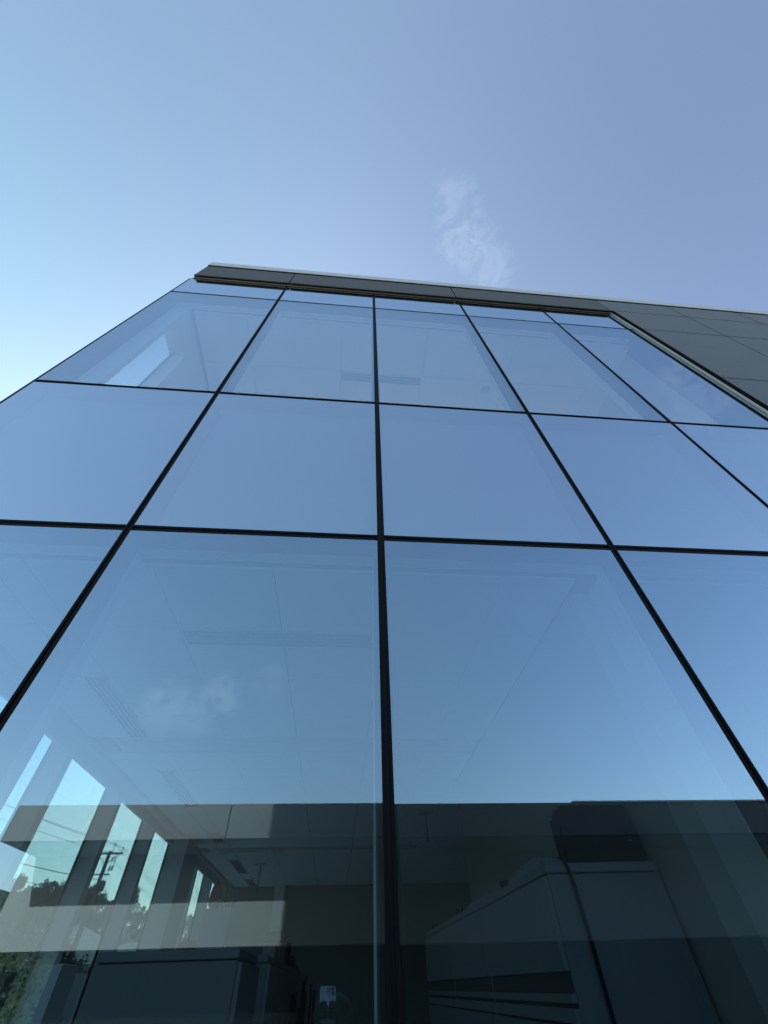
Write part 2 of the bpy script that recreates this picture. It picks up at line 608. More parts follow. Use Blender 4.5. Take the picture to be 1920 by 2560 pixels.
# roof, floors, ceilings behind
b = MB()
b.box(-2.30, 10.69, 0.46, 6.6, 8.2, 8.6)
b.build('roof', M['concrete'], bld)
b = MB()
b.box(-2.32, 10.69, 0.20, 10.3, 3.36, 4.60)
b.build('floor_slab', M['concrete'], bld)
b = MB()
b.box(-2.32, 10.69, 0.03, 10.3, 0.004, FLOOR)
b.build('floor', M['carpet'], bld)
b = MB()
b.box(-2.32, 3.6, 0.165, 10.3, 4.604, 4.66)
b.build('upper_floor', M['carpet'], bld)
b = MB()
b.box(-2.32, 10.69, 9.9, 10.25, FLOOR, 3.4)
b.build('back_wall', M['greywall'], bld)
b = MB()
b.box(-2.32, 10.69, 6.0, 6.2, 4.66, 5.0)
b.box(-2.32, 10.69, 6.0, 6.2, 7.2, 8.2)
for xx, wx in ((-2.32, 1.7), (0.4, 1.6), (3.0, 1.6), (5.6, 1.6), (8.2, 1.6), (10.4, .25)):  # window openings added in this unseen wall to brighten the upper ceiling
    b.box(xx, xx + wx, 6.0, 6.2, 5.001, 7.199)
b.build('upper_back_wall', M['white'], bld)
b = MB()
b.box(3.62, 3.80, 0.31, 9.9, FLOOR, 3.36)
b.box(3.62, 3.80, 0.31, 6.0, 4.66, 8.2)
b.build('right_inner_wall', M['white'], bld)
b = MB()
b.box(10.5, 10.69, 0.31, 9.9, FLOOR, 3.36)
b.box(10.5, 10.69, 0.31, 6.0, 3.4, 8.2)
b.build('end_wall', M['concrete'], bld)
# partition meeting the third mullion, plus its closer strip
b = MB()
b.box(1.20, 1.47, 0.30, 3.5, FLOOR, 3.128)
b.build('partition', M['beige'], bld)
b = MB()
b.box(1.300, 1.366, 0.1785, 0.2995, FLOOR, 3.126)
b.build('partition_closer', M['lining'], bld)

# suspended ceiling, ground floor: tiles with open joints, two cross troughs
ZC = 3.13


def ceiling(xlines, ylines, z, skip=(), gap='tile_gap'):
    b = MB()
    for i in range(len(xlines) - 1):
        for j in range(len(ylines) - 1):
            if (j in skip):
                continue
            b.box(xlines[i] + .004, xlines[i + 1] - .004, ylines[j] + .003, ylines[j + 1] - .003, z, z + .015)
    b.mi = 1
    b.box(xlines[0], xlines[-1], ylines[0], ylines[-1], z + .018, z + .03)
    return b.build('ceiling', [M['tile'], M[gap]], bld)


yl = [0.19, 0.73, 1.32, 1.91, 2.32, 2.67, 3.08, 3.68, 4.28, 4.88, 5.46, 6.05, 6.36, 6.68, 7.22, 7.8, 8.38, 9.0, 9.89]
ceiling([-2.05, -1.745, -1.57, -0.975, -0.39, 0.205, 0.80, 1.195], yl, ZC, skip=(4, 12))
ceiling([1.20, 1.475, 2.07, 2.66, 3.25, 3.615], [3.51, 4.28, 5.46, 6.36, 7.22, 8.38, 9.89], ZC + .001)
ceiling([1.475, 2.07, 2.66, 3.25, 3.615], [0.19, 1.32, 2.32, 3.505], ZC)
for y0, y1 in ((2.325, 2.665), (6.365, 6.675)):
    b = MB()
    b.box(-1.9, 1.19, y0, y1, 3.1442, 3.1475)
    b.build('ceiling_trough', M['vent'], bld)
b = MB()
b.box(-2.1395, -2.052, 0.275, 9.89, 3.095, 3.16)
b.build('cornice', M['white'], bld)
# upper ceiling
ceiling([-2.10, -1.45, -0.27, 0.86, 2.04, 3.22, 3.615], [0.19, 0.82, 1.9, 3.1, 4.3, 5.98], 7.285, gap='vent')

# left wall: deep fins between tall windows, head panel
b = MB()
b.box(-2.338, -2.175, 0.21, 9.89, 3.17, 3.35)
b.box(-2.174, -2.14, 0.21, 9.89, 3.015, 3.35)
b.box(-2.338, -2.14, 0.21, 9.89, 0.0, 0.22)
b.build('side_wall_head', M['white'], bld)
P0, PITCH = 1.225, 1.175
for k in range(-1, 9):
    ya = P0 + PITCH * k           # window near edge
    b = MB()
    b.box(-2.299, -2.14, ya - 0.085 if k > -1 else 0.27, ya, 0.22, 3.0145)
    b.box(-2.299, -2.176, ya - 0.085 if k > -1 else 0.27, ya, 3.0146, 3.168)
    b.build('side_fin', M['white'], bld)
    y0, y1 = ya, min(ya + PITCH - 0.085, 9.89)
    if y1 - y0 < 0.2:
        continue
    wn_ = MB()
    f = 0.022
    wn_.box(-2.300, -2.285, y0 + .001, y0 + f, 0.222, 3.165)
    wn_.box(-2.300, -2.285, y1 - f, y1 - .001, 0.222, 3.165)
    wn_.box(-2.300, -2.285, y0 + f + .0005, y1 - f - .0005, 0.222, 0.27)
    wn_.box(-2.300, -2.285, y0 + f + .0005, y1 - f - .0005, 3.13, 3.165)
    fr = wn_.build('window', M['mullion'], bld)
    p_ = MB()
    p_.box(-2.315, -2.3005, y0 + .002, y1 - .002, 0.224, 3.163)
    p_.build('pane', M['side_glass'], fr)
b = MB()
b.box(-2.139, -1.95, 5.52, 6.15, FLOOR, 3.093)
b.build('column', M['white'], bld)
b = MB()
b.box(-1.20, -1.02, 9.6, 9.898, FLOOR, 3.128)
b.build('pipe_casing', M['white'], bld)
# upper left wall with one narrow window by the corner
b = MB()
b.box(-2.338, -2.14, 0.60, 6.0, 4.66, 8.2)
b.box(-2.338, -2.14, 0.21, 0.5995, 6.87, 8.2)
b.box(-2.338, -2.14, 0.21, 0.5995, 4.66, 4.9)
b.box(-2.338, -2.14, 0.21, 10.3, 3.36, 4.655)
b.box(-2.338, -2.14, 0.166, 0.2095, 4.661, 8.2)
b.build('upper_side_wall', M['white'], bld)
wn_ = MB()
wn_.box(-2.318, -2.302, 0.212, 0.2195, 4.9, 6.865)
wn_.box(-2.318, -2.302, 0.5905, 0.598, 4.9, 6.865)
fr = wn_.build('window', M['mullion'], bld)
p_ = MB()
p_.box(-2.315, -2.305, 0.220, 0.590, 4.902, 6.86)
p_.build('pane', M['clear'], fr)

# ------------------------------------------------------------------ ceiling fittings


def diffuser(x0, x1, y0, y1, z, along, label, group='slot diffusers in the ceilings'):
    t = thing('air_diffuser', label, 'air vent', ((x0 + x1) / 2, (y0 + y1) / 2, z), group)
    b = MB()
    b.box(x0, x1, y0, y1, z - 0.004, z + 0.0)
    b.build('frame', M['vent'], t)
    n = 4
    for k in range(n):
        b = MB()
        if along == 'y':
            wd = (x1 - x0) / (n + 0.6)
            xa = x0 + wd * (k + .55)
            b.box(xa, xa + wd * .62, y0 + .012, y1 - .012, z - .0065, z - .0042)
        else:
            wd = (y1 - y0) / (n + 0.6)
            ya = y0 + wd * (k + .55)
            b.box(x0 + .012, x1 - .012, ya, ya + wd * .62, z - .0065, z - .0042)
        b.build('slot', M['slot' if z < 4 else 'slot_grey'], t)
    return t


diffuser(-0.97, 0.152, 0.735, 0.905, ZC, 'x', 'long four slot air diffuser running parallel to the glass front')
diffuser(-1.737, -1.578, 1.31, 2.31, ZC, 'y', 'four slot air diffuser nearest the glass in the row along the left windows')
diffuser(-1.737, -1.578, 3.085, 4.28, ZC, 'y', 'second four slot air diffuser of the row along the left windows')
diffuser(-1.737, -1.578, 5.46, 6.06, ZC, 'y', 'third four slot air diffuser of the window row, just before the dark cross trough')
diffuser(-1.737, -1.578, 7.22, 8.36, ZC, 'y', 'fourth four slot air diffuser of the window row, beyond the dark cross trough')
diffuser(-1.737, -1.578, 9.0, 9.80, ZC, 'y', 'farthest four slot air diffuser of the window row, by the back wall')
diffuser(-0.27, 0.86, 0.83, 0.955, 7.285, 'x', 'faint four slot air diffuser in the upper floor ceiling')


def track(y, label):
    t = thing('light_track', label, 'ceiling light', (-0.4, y, 3.15), 'light tracks in the ceiling troughs')
    b = MB()
    b.box(-1.85, 1.18, y - .02, y + .02, 3.128, 3.149)
    b.build('rail', M['vent'], t)
    for xx in (-1.75, -0.98):
        b = MB()
        b.box(xx, xx + .14, y - .05, y - .0205, 3.105, 3.14)
        b.box(xx, xx + .14, y + .0205, y + .05, 3.105, 3.14)
        b.build('lamp_head', M['white'], t, bevel=.006)
    return t


track(2.46, 'white light track with small heads in the ceiling trough nearest the glass')
track(6.52, 'light track in the farther ceiling trough at the back of the room')


def rod(x, y, z1, label):
    t = thing('pendant_rod', label, 'pendant', (x, y, ZC), 'thin rods hanging from the ceiling')
    b = MB()
    b.tube([(x, y, ZC - .012), (x, y, ZC - .0005)], 0.10, 20)
    b.build('ceiling_rose', M['vent'], t)
    b = MB()
    b.tube([(x, y, ZC - .012), (x, y, z1)], 0.006, 6)
    b.build('rod', M['mullion'], t)


rod(-1.265, 7.6, 2.75, 'thin rod hanging from a round plate beside the fourth air diffuser')
rod(1.05, 4.6, 2.85, 'thin rod hanging from a round plate beside the beige partition')
for x, y, lb in ((1.80, 0.95, 'round ceiling detector left of the third upper mullion, nearer the diffuser'),):
    d = MB()
    d.tube([(x, y, 7.284), (x, y, 7.255)], 0.06, 20, r2=0.04)
    tag(d.build('smoke_detector', M['vent']), 'small round detector on the upper floor ceiling', 'smoke detector')

# ------------------------------------------------------------------ cabinets
def cabinet(x0, x1, y0, y1, ztop, face, ndoor, split, label, group):
    """steel cabinet; face = side carrying the doors ('-x', '+x')"""
    t = thing('steel_cabinet', label, 'cabinet', ((x0 + x1) / 2, (y0 + y1) / 2, FLOOR), group)
    b = MB()
    b.box(x0, x1, y0, y1, FLOOR + .06, ztop - .031)
    b.build('carcass', M['steel_side'], t, bevel=.003)
    b = MB()
    b.box(x0 - .001, x1 + .001, y0 - .001, y1 + .001, ztop - .027, ztop)
    b.build('lid', M['steel'], t, bevel=.003)
    b = MB()
    b.box(x0 + .01, x1 - .01, y0 + .01, y1 - .01, ztop - .0309, ztop - .0271)
    b.build('shadow_gap', M['groove'], t)
    b = MB()
    b.box(x0 + .02, x1 - .02, y0 + .02, y1 - .02, FLOOR, FLOOR + .0595)
    b.build('plinth', M['groove'], t)
    s = -1 if face == '-x' else 1
    fx = x0 if s < 0 else x1
    zs = split if split and isinstance(split[0], tuple) else list(zip([FLOOR + .065] + split, split + [ztop - .034]))
    b = MB()
    b.box(min(fx + s * .0001, fx + s * .0004), max(fx + s * .0001, fx + s * .0004), y0 + .01, y1 - .01, FLOOR + .08, ztop - .04)  # thin dark sheet that paints the shade in the open door slots
    b.build('slot_shade', M['slot_shade'], t)
    for d in range(ndoor):
        ya = y0 + (y1 - y0) * d / ndoor + .003
        yb = y0 + (y1 - y0) * (d + 1) / ndoor - .003
        for k in range(len(zs)):
            zs0, zs1 = zs[k]
            b = MB()
            b.box(min(fx + s * .0005, fx + s * .018), max(fx + s * .0005, fx + s * .018), ya, yb, zs0 + .003, zs1 - .003)
            dr = b.build('door', M['steel'], t, bevel=.002)
            if zs1 - zs0 < .5:
                continue
            hz = min((zs0 + zs1) / 2, 1.0)
            hy = yb - .06 if d % 2 == 0 else ya + .06
            b = MB()
            b.box(min(fx + s * .0185, fx + s * .026), max(fx + s * .0185, fx + s * .026), hy - .012, hy + .012, hz - .06, hz + .06)
            b.build('handle', M['mull_in'], dr, bevel=.003)
    return t


SEG = [(FLOOR + .065, 1.655), (1.657, 1.692), (1.697, 1.722), (1.764, 1.996)]
G1 = 'grey steel cabinets in a row along the beige partition'
cabinet(0.757, 1.186, 0.50, 1.495, 2.03, '-x', 1, SEG, 'grey steel cabinet with the black case on it, end panel facing the glass', G1)
cabinet(0.757, 1.186, 1.50, 2.40, 2.03, '-x', 1, SEG, 'middle grey steel cabinet of the row by the beige partition', G1)
cabinet(0.757, 1.186, 2.405, 3.39, 2.03, '-x', 1, SEG, 'last grey steel cabinet of the row at the far end of the beige partition', G1)
G2 = 'grey steel cabinets in the middle of the room'
cabinet(-0.865, -0.353, 0.90, 1.475, 1.86, '+x', 1, [0.9], 'low wide grey steel cabinet just behind the glass at the bottom left', G2)
cabinet(-0.80, -0.353, 1.93, 3.62, 1.88, '+x', 2, [], 'dark grey steel cabinet with books and boxes on top, behind the low wide one', G2)
cabinet(-0.80, -0.353, 3.625, 5.6, 1.88, '+x', 2, [], 'far dark grey steel cabinet next to the bundle of dark tubes', G2)

b = MB()
b.box(-2.13, -1.975, 3.255, 3.56, FLOOR, 1.92)  # added box, its white stands in for a bright lit patch on the pier
M['pier_white'] = mat('bright_pier_white', (0.88, 0.89, 0.88), 0.4)
lk = b.build('bright_pier_box', M['pier_white'], None, bevel=.004)
tag(lk, 'white upright box added for the bright lit patch between the second and third side windows', 'locker')

# black case with chamfered edge on the right cabinet, and its cable
t = thing('equipment_case', 'black plastic equipment case with cut corner standing on the right cabinet', 'case', (1.0, 0.66, 2.03))
b = MB()
prof = [(0.852, 2.034), (1.171, 2.034), (1.163, 2.194), (1.150, 2.208), (0.890, 2.210), (0.866, 2.188)]
vs0 = [b.bm.verts.new((x, 0.505, z)) for x, z in prof]
vs1 = [b.bm.verts.new((x, 0.585, z)) for x, z in prof]
b.bm.faces.new(vs0)
b.bm.faces.new(vs1)
for i in range(len(prof)):
    b.bm.faces.new((vs0[i], vs0[(i + 1) % 6], vs1[(i + 1) % 6], vs1[i]))
b.build('shell', M['black'], t, bevel=.006)
b = MB()
b.box(0.850, 0.862, 0.525, 0.575, 2.06, 2.17)
b.build('side_grille', M['mullion'], t, bevel=.002)
b = MB()
b.box(1.118, 1.128, 0.5035, 0.5048, 2.092, 2.096)
b.build('indicator', M['steel'], t)
b = MB()
b.tube([(0.849, 0.58, 2.052), (0.838, 0.55, 2.050), (0.833, 0.510, 2.046), (0.836, 0.489, 2.02), (0.842, 0.487, 1.97),
        (0.846, 0.487, 1.82), (0.845, 0.487, 1.66), (0.84, 0.487, 1.2), (0.82, 0.486, 0.6), (0.80, 0.484, FLOOR + .01)], 0.0065, 8)
tag(b.build('power_cable', M['black']), 'black power cable hanging from the equipment case down the cabinet end', 'cable')


# crumpled plastic sheets on the right cabinets
def crumple(x0, x1, y0, y1, z, h, seed, name, label, m_):
    r_ = random.Random(seed)
    b = MB()
    nx, ny = 12, 18
    ph = [(r_.uniform(4, 30), r_.uniform(4, 30), r_.uniform(0, 6)) for _ in range(7)]
    top, bot = [], []
    for i in range(nx + 1):
        ra, rb_ = [], []
        for j in range(ny + 1):
            u_, v_ = i / nx, j / ny
            edge = min(u_, 1 - u_, v_, 1 - v_) * 5
            hh = 0.35 + 0.65 * min(1, edge)
            q = sum(math.sin(fx_ * u_ * 1.2 + fy_ * v_ * 1.2 + p_) for fx_, fy_, p_ in ph) / 7
            xx = x0 + (x1 - x0) * u_ + r_.uniform(-.006, .006)
            yy = y0 + (y1 - y0) * v_ + r_.uniform(-.008, .008)
            ra.append(b.bm.verts.new((xx, yy, z + .003 + h * hh * (0.55 + .6 * q) + r_.uniform(0, .004))))
            rb_.append(b.bm.verts.new((xx, yy, z + .0012)))
        top.append(ra)
        bot.append(rb_)
    for i in range(nx):
        for j in range(ny):
            b.bm.faces.new((top[i][j], top[i + 1][j], top[i + 1][j + 1], top[i][j + 1]))
            b.bm.faces.new((bot[i][j], bot[i][j + 1], bot[i + 1][j + 1], bot[i + 1][j]))
    for i in range(nx):
        b.bm.faces.new((top[i][0], bot[i][0], bot[i + 1][0], top[i + 1][0]))
        b.bm.faces.new((top[i][ny], top[i + 1][ny], bot[i + 1][ny], bot[i][ny]))
    for j in range(ny):
        b.bm.faces.new((top[0][j], top[0][j + 1], bot[0][j + 1], bot[0][j]))
        b.bm.faces.new((top[nx][j], bot[nx][j], bot[nx][j + 1], top[nx][j + 1]))
    return tag(b.build(name, m_), label, 'plastic sheet', 'crumpled sheets on the right cabinets')


M['film'] = mat('crumpled_plastic', (0.36, 0.38, 0.40), 0.3, var=0.1)
crumple(0.762, 0.84, 0.53, 0.98, 2.03, 0.045, 2, 'plastic_sheet', 'long crumpled plastic sheet lying on the cabinet beside the black case', M['film'])
crumple(0.77, 0.87, 1.48, 1.92, 2.03, 0.028, 9, 'plastic_sheet', 'smaller crumpled plastic sheet on the middle cabinet', M['film'])


def clip(y, s, label):
    t = thing('small_clip', label, 'clip', (0.775, y, 2.03), 'black clips along the cabinet edge')
    b = MB()
    b.box(0.76, 0.76 + s, y - s * .5, y + s * .5, 2.0305, 2.0305 + s * .62)
    b.build('body', M['black'], t, bevel=.003)
    b = MB()
    q = [(0.76 + s * .5, y - s * .5 - .001, 2.034), (0.76 + s * .5, y - s * .85, 2.04), (0.76 + s * .5, y - s * .85, 2.05), (0.76 + s * .5, y - s * .5 - .001, 2.056)]
    b.tube(q, 0.0014, 6)
    b.build('loop', M['steel'], t)


clip(1.08, 0.042, 'small black clip nearest the black case on the cabinet edge')
clip(2.13, 0.042, 'small black clip in the middle of the cabinet row, past the smaller sheet')
clip(3.10, 0.042, 'small black clip at the far end of the cabinet row')

# shopping bag on the low cabinet with wrapped things in it
t = thing('paper_bag', 'grey paper shopping bag with string handles on the low wide cabinet', 'bag', (-0.54, 1.3, 1.86))
M['paper'] = mat('grey_paper', (0.34, 0.36, 0.38), 0.7, var=0.08)
b = MB()
x0, x1, y0, y1, z0, z1 = -0.600, -0.478, 1.27, 1.34, 1.8605, 2.005
P = [(x0, y0, z0), (x1 - .012, y0, z0), (x1 - .012, y1, z0), (x0, y1, z0), (x0, y0, z1), (x1, y0, z1 + .002), (x1, y1, z1 + .002), (x0, y1, z1)]
vs = [b.bm.verts.new(p_) for p_ in P]
for q in ((0, 1, 5, 4), (1, 2, 6, 5), (2, 3, 7, 6), (3, 0, 4, 7), (0, 3, 2, 1)):
    b.bm.faces.new([vs[i] for i in q])
bo = b.build('body', M['paper'], t)
sm = bo.modifiers.new('thick', 'SOLIDIFY')
sm.thickness = 0.0015
b = MB()
for yy in (y0 + .0, y1):
    b.tube([(-0.575, yy, 1.985), (-0.572, yy, 2.01), (-0.558, yy, 2.03), (-0.54, yy, 2.034), (-0.522, yy, 2.026), (-0.512, yy, 2.008), (-0.51, yy, 1.985)], 0.0016, 6)
b.build('handle', M['white'], t)


def blob(name, c, rad, m_, label, cat, seed, amp=.18):
    r_ = random.Random(seed)
    bm = bmesh.new()
    bmesh.ops.create_icosphere(bm, subdivisions=4, radius=1.0)
    ph = [Vector((r_.uniform(-4, 4), r_.uniform(-4, 4), r_.uniform(-4, 4))) for _ in range(6)]
    for v in bm.verts:
        k = 1 + amp * sum(math.sin(v.co.dot(q) + i) for i, q in enumerate(ph)) / 3
        v.co = Vector((v.co.x * rad[0], v.co.y * rad[1], v.co.z * rad[2])) * k
        v.co += Vector(c)
    for f in bm.faces:
        f.smooth = True
    me = bpy.data.meshes.new(name)
    bm.to_mesh(me)
    bm.free()
    me.materials.append(m_)
    o = bpy.data.objects.new(name, me)
    COL.objects.link(o)
    return tag(o, label, cat)


M['red'] = mat('red_wrap', (0.30, 0.045, 0.04), 0.5, var=0.3, scale=20)
M['olive'] = mat('olive_wrap', (0.17, 0.15, 0.09), 0.6, var=0.2, scale=20)
M['greycloth'] = mat('grey_cloth', (0.16, 0.17, 0.17), 0.9, var=0.2, scale=20)
M['orange'] = mat('orange_cloth', (0.38, 0.15, 0.08), 0.8, var=0.15, scale=15)
blob('wrapped_parcel', (-0.566, 1.302, 2.045), (0.028, 0.022, 0.052), M['red'], 'red wrapped parcel sticking out of the paper bag', 'parcel', 3)
blob('wrapped_roll', (-0.535, 1.310, 2.062), (0.022, 0.018, 0.040), M['olive'], 'olive wrapped roll leaning in the paper bag beside the red parcel', 'roll', 5)
blob('grey_bundle', (-0.497, 1.318, 2.040), (0.026, 0.02, 0.040), M['greycloth'], 'round grey cloth bundle at the right of the paper bag', 'bundle', 8)
blob('orange_cloth', (-0.640, 1.30, 1.882), (0.045, 0.06, 0.024), M['orange'], 'folded orange cloth lying on the low cabinet left of the bag', 'cloth', 11, .12)

# books and boxes on the dark cabinet
M['card'] = mat('brown_card', (0.24, 0.14, 0.07), 0.8, var=0.15)
M['cream'] = mat('cream_paper', (0.45, 0.42, 0.36), 0.8, var=0.1)


def slab(name, x, y, dx, dy, dz, rot, tilt, m_, label, cat, grp=None):
    b = MB()
    b.box(-dx / 2, dx / 2, -dy / 2, dy / 2, 0, dz)
    o = b.build(name, m_, None, bevel=.002)
    o.rotation_euler = (tilt, 0, rot)
    o.location = (x, y, 1.8805 + abs(math.sin(tilt)) * dy * .5)
    return tag(o, label, cat, grp)


slab('book', -0.41, 2.45, .08, .03, .07, .1, .12, M['cream'], 'cream book standing at the near end of the dark cabinet top', 'book', 'books on the dark cabinet')
slab('book', -0.41, 2.66, .09, .05, .13, .05, -.1, M['card'], 'tall brown book beside the cardboard box', 'book', 'books on the dark cabinet')
slab('book', -0.41, 3.28, .09, .05, .13, -.1, .18, M['card'], 'brown book leaning on the far side of the cardboard box', 'book', 'books on the dark cabinet')
slab('cardboard_box', -0.43, 3.0, .12, .34, .085, 0, 0, M['cream'], 'open cream cardboard box between the brown books', 'box')
slab('desk_speaker', -0.42, 3.65, .12, .36, .12, 0.1, 0, M['black'], 'small black box beyond the brown books', 'box')
b = MB()
for k in range(3):
    r_ = random.Random(40 + k)
    pts = [(-0.41, 3.8, 1.883)]
    for j in range(9):
        pts.append((-0.41 + r_.uniform(-.05, .05), 3.85 + j * .18, 1.888 + abs(r_.gauss(0, .05)) * (1 if j < 8 else 0)))
    b.tube(pts, 0.006, 6)
tag(b.build('loose_wires', M['black']), 'tangle of black wires trailing along the dark cabinet top', 'wires')
# bundle of dark tubes standing past the cabinets
t = thing('tube_bundle', 'bundle of tall dark tubes standing past the end of the dark cabinets', 'tube bundle', (-0.27, 3.6, FLOOR))
r_ = random.Random(77)
for k in range(14):
    x_, y_ = -0.30 + r_.uniform(0, .16), 3.2 + r_.uniform(0, 1.1)
    b = MB()
    b.tube([(x_, y_, FLOOR), (x_ + r_.uniform(-.02, .02), y_ + r_.uniform(-.04, .04), 1.70 + r_.uniform(-.06, .14))], r_.uniform(.008, .02), 8)
    b.build('tube', M['black'] if k % 3 else M['greycloth'], t)

# ------------------------------------------------------------------ opposite building (seen mirrored in the glass)
opp = thing('canopy_building', 'low grey building with a flat canopy, mirrored in the lower glass', 'building', (8, -6.5, 0))
b = MB()
for x0, x1 in ((-4.57, -1.60), (-1.585, 9.0), (9.015, 15.0), (15.015, 24)):
    b.box(x0, x1, -6.12, -6.0, 3.165, 3.572)
b.build('fascia', M['opp_face'], opp)
b = MB()
b.box(-4.55, 23.9, -6.115, -6.03, 3.17, 3.56)
b.build('fascia_backing', M['groove'], opp)
b = MB()
b.box(-4.57, 24, -7.03, -6.1205, 3.165, 3.30)
b.build('soffit', M['opp_wall'], opp)
b = MB()
b.hexa([(-4.69, -7.3, 2.18), (24, -7.3, 2.01), (24, -7.03, 2.01), (-4.69, -7.03, 2.18),
        (-4.69, -7.3, 3.5), (24, -7.3, 3.5), (24, -7.0305, 3.5), (-4.69, -7.0305, 3.5)])
b.build('wall', M['opp_wall'], opp)
b = MB()
b.box(-4.5, 24, -13, -7.31, 3.3, 3.52)
b.build('roof', M['opp_wall'], opp)
b = MB()
b.box(3.66, 24, -6.14, -5.98, 3.573, 3.592)
b.build('coping', M['coping'], opp)
b = MB()
b.box(-4.2, 24, -8.4, -8.2, 0.02, 3.29)
b.build('shopfront', M['opp_dark'], opp)
for x in (-4.45, 0.4, 5.2, 10, 15, 20):
    b = MB()
    b.box(x, x + .22, -7.28, -7.05, 0.0, 2.0)
    b.build('post', M['opp_dark'], opp)

# ------------------------------------------------------------------ utility pole and wires
M['pole'] = mat('weathered_concrete_pole', (0.22, 0.21, 0.19), 0.85, var=0.15)
M['wire'] = mat('black_wire', (0.03, 0.03, 0.03), 0.6)
px, py = -18.0, 41.8
pb = hill_h(px, py) - .2
t = thing('utility_pole', 'utility pole with crossarms and a transformer beyond the side windows', 'utility pole', (px, py, pb))
b = MB()
b.tube([(px, py, pb), (px, py, 9.32)], 0.19, 14, r2=0.12)
b.build('shaft', M['pole'], t)
for z, x0, x1, r_ in ((9.15, -18.95, -16.95, .055), (7.9, -18.75, -17.35, .035), (6.95, -18.6, -17.6, .03)):
    b = MB()
    b.box(x0, x1, py - .16 - r_, py - .16 + r_, z - r_, z + r_)
    b.build('crossarm', M['pole'], t)
for x, dz in ((-18.85, .25), (-17.05, .25), (-17.75, .5)):
    b = MB()
    b.tube([(x, py - .15, 9.2), (x, py - .15, 9.2 + dz)], 0.025, 8)
    b.tube([(x, py - .15, 9.2 + dz), (x, py - .15, 9.3 + dz)], 0.06, 10)
    b.build('insulator', M['wire'], t)
for x0, x1 in ((-18.75, -18.1), (-17.2, -17.9)):
    b = MB()
    b.tube([(x0, py - .13, 9.1), (x1, py - .1, 8.55)], 0.025, 6)
    b.build('brace', M['wire'], t)
for x, y in ((-17.5, 41.55), (-17.3, 41.55)):
    b = MB()
    b.tube([(x, y, 8.95), (x, y, 8.6)], 0.035, 8)
    b.tube([(x, y, 8.1), (x + .03, y, 8.4)], 0.06, 8)
    b.tube([(x, y, 8.6), (x + .05, y, 8.4), (x - .2, y, 8.0), (x - .1, y, 7.5)], 0.014, 6)
    b.build('cutout', M['wire'], t)
b = MB()
b.tube([(-17.5, 41.3, 6.92), (-17.5, 41.3, 7.42)], 0.24, 18)
b.tube([(-17.5, 41.3, 7.42), (-17.5, 41.3, 7.5)], 0.2, 18, r2=.12)
b.build('transformer', M['pole'], t)
b = MB()
b.tube([(px - .5, py, 7.3), (px, py, 6.6)], 0.02, 6)
b.tube([(px - .6, py, 6.9), (px, py, 6.85)], 0.03, 6)
b.build('bracket', M['wire'], t)


def wire(pts, label, r_=0.013):
    b = MB()
    P = [Vector(q) for q in pts]
    out = []
    for a_, c_ in zip(P, P[1:]):
        n = 10
        L = (c_ - a_).length
        for k in range(n):
            u_ = k / n
            q = a_.lerp(c_, u_)
            q.z -= 4 * u_ * (1 - u_) * L * 0.012
            out.append(q)
    out.append(P[-1])
    b.tube(out, r_, 6)
    tag(b.build('power_line', M['wire']), label, 'power line', 'wires strung from the utility pole')


wire([(-22.0, 14, 9.6), (-17.75, 41.65, 9.75), (-21.5, 75, 10.2)], 'topmost wire passing over the top pin of the pole')
wire([(-22.6, 14, 9.1), (-18.2, 41.65, 9.25), (-22.2, 75, 9.6)], 'wire running just below the topmost one')
wire([(-21.2, 14, 9.3), (-17.05, 41.65, 9.50), (-20.6, 75, 9.9)], 'wire fixed to the outer end of the crossarm')
wire([(-21.5, 14, 7.3), (-18.1, 41.65, 7.6)], 'lower thick wire crossing the window just above the treetops', 0.022)
wire([(-19.6, 14, 6.2), (-18.1, 41.65, 6.9)], 'lowest thin wire by the first side window', 0.014)

# ------------------------------------------------------------------ trees
def tree_mesh(name, seed, h, rad, conical, n=5200):
    r_ = random.Random(seed)
    tr = MB()
    tr.tube([(0, 0, 0), (r_.uniform(-.2, .2), r_.uniform(-.2, .2), h * .55), (0, 0, h * .86)], .05 * h * .5, 8, r2=.03)
    for k in range(7):
        z = h * r_.uniform(.3, .7)
        a_ = r_.uniform(0, 6.28)
        tr.tube([(0, 0, z), (math.cos(a_) * rad * .4, math.sin(a_) * rad * .4, z + h * .08), (math.cos(a_) * rad * .75, math.sin(a_) * rad * .75, z + h * .14)], .09, 6, r2=.02)
    cr = MB()
    cl_ = []
    for k in range(34):
        if conical:
            z = r_.uniform(.05, 1.0)
            rr = rad * (1.06 - z) * 1.15
        else:
            z = r_.uniform(.06, .98)
            rr = rad * math.sqrt(max(.05, 1 - ((z - .5) / .52) ** 2))
        a_ = r_.uniform(0, 6.28)
        q = rr * r_.uniform(.35, 1.0)
        cl_.append((Vector((math.cos(a_) * q, math.sin(a_) * q, h * z)), rad * r_.uniform(.16, .34)))
    cl_.append((Vector((0, 0, h * .97)), rad * .16))
    for i in range(n):
        c, s = r_.choice(cl_)
        d = Vector((r_.gauss(0, 1), r_.gauss(0, 1), r_.gauss(0, .8))).normalized() * s * (r_.random() ** .4)
        leaf_quad(cr.bm, c + d, r_.uniform(.07, .17), r_)
    return tr, cr


def tree(seed, h, rad, con, label, x, y):
    z = hill_h(x, y) - .2
    tr, cr = tree_mesh('tree', seed, h, rad, con)
    t = thing('hill_tree', label, 'tree', (0, 0, 0), 'trees on the hill beyond the side windows')
    tr.build('trunk', M['bark'], t)
    cr.build('crown', M['leaf'], t, recalc=False)
    t.location = (x, y, z)
    return t


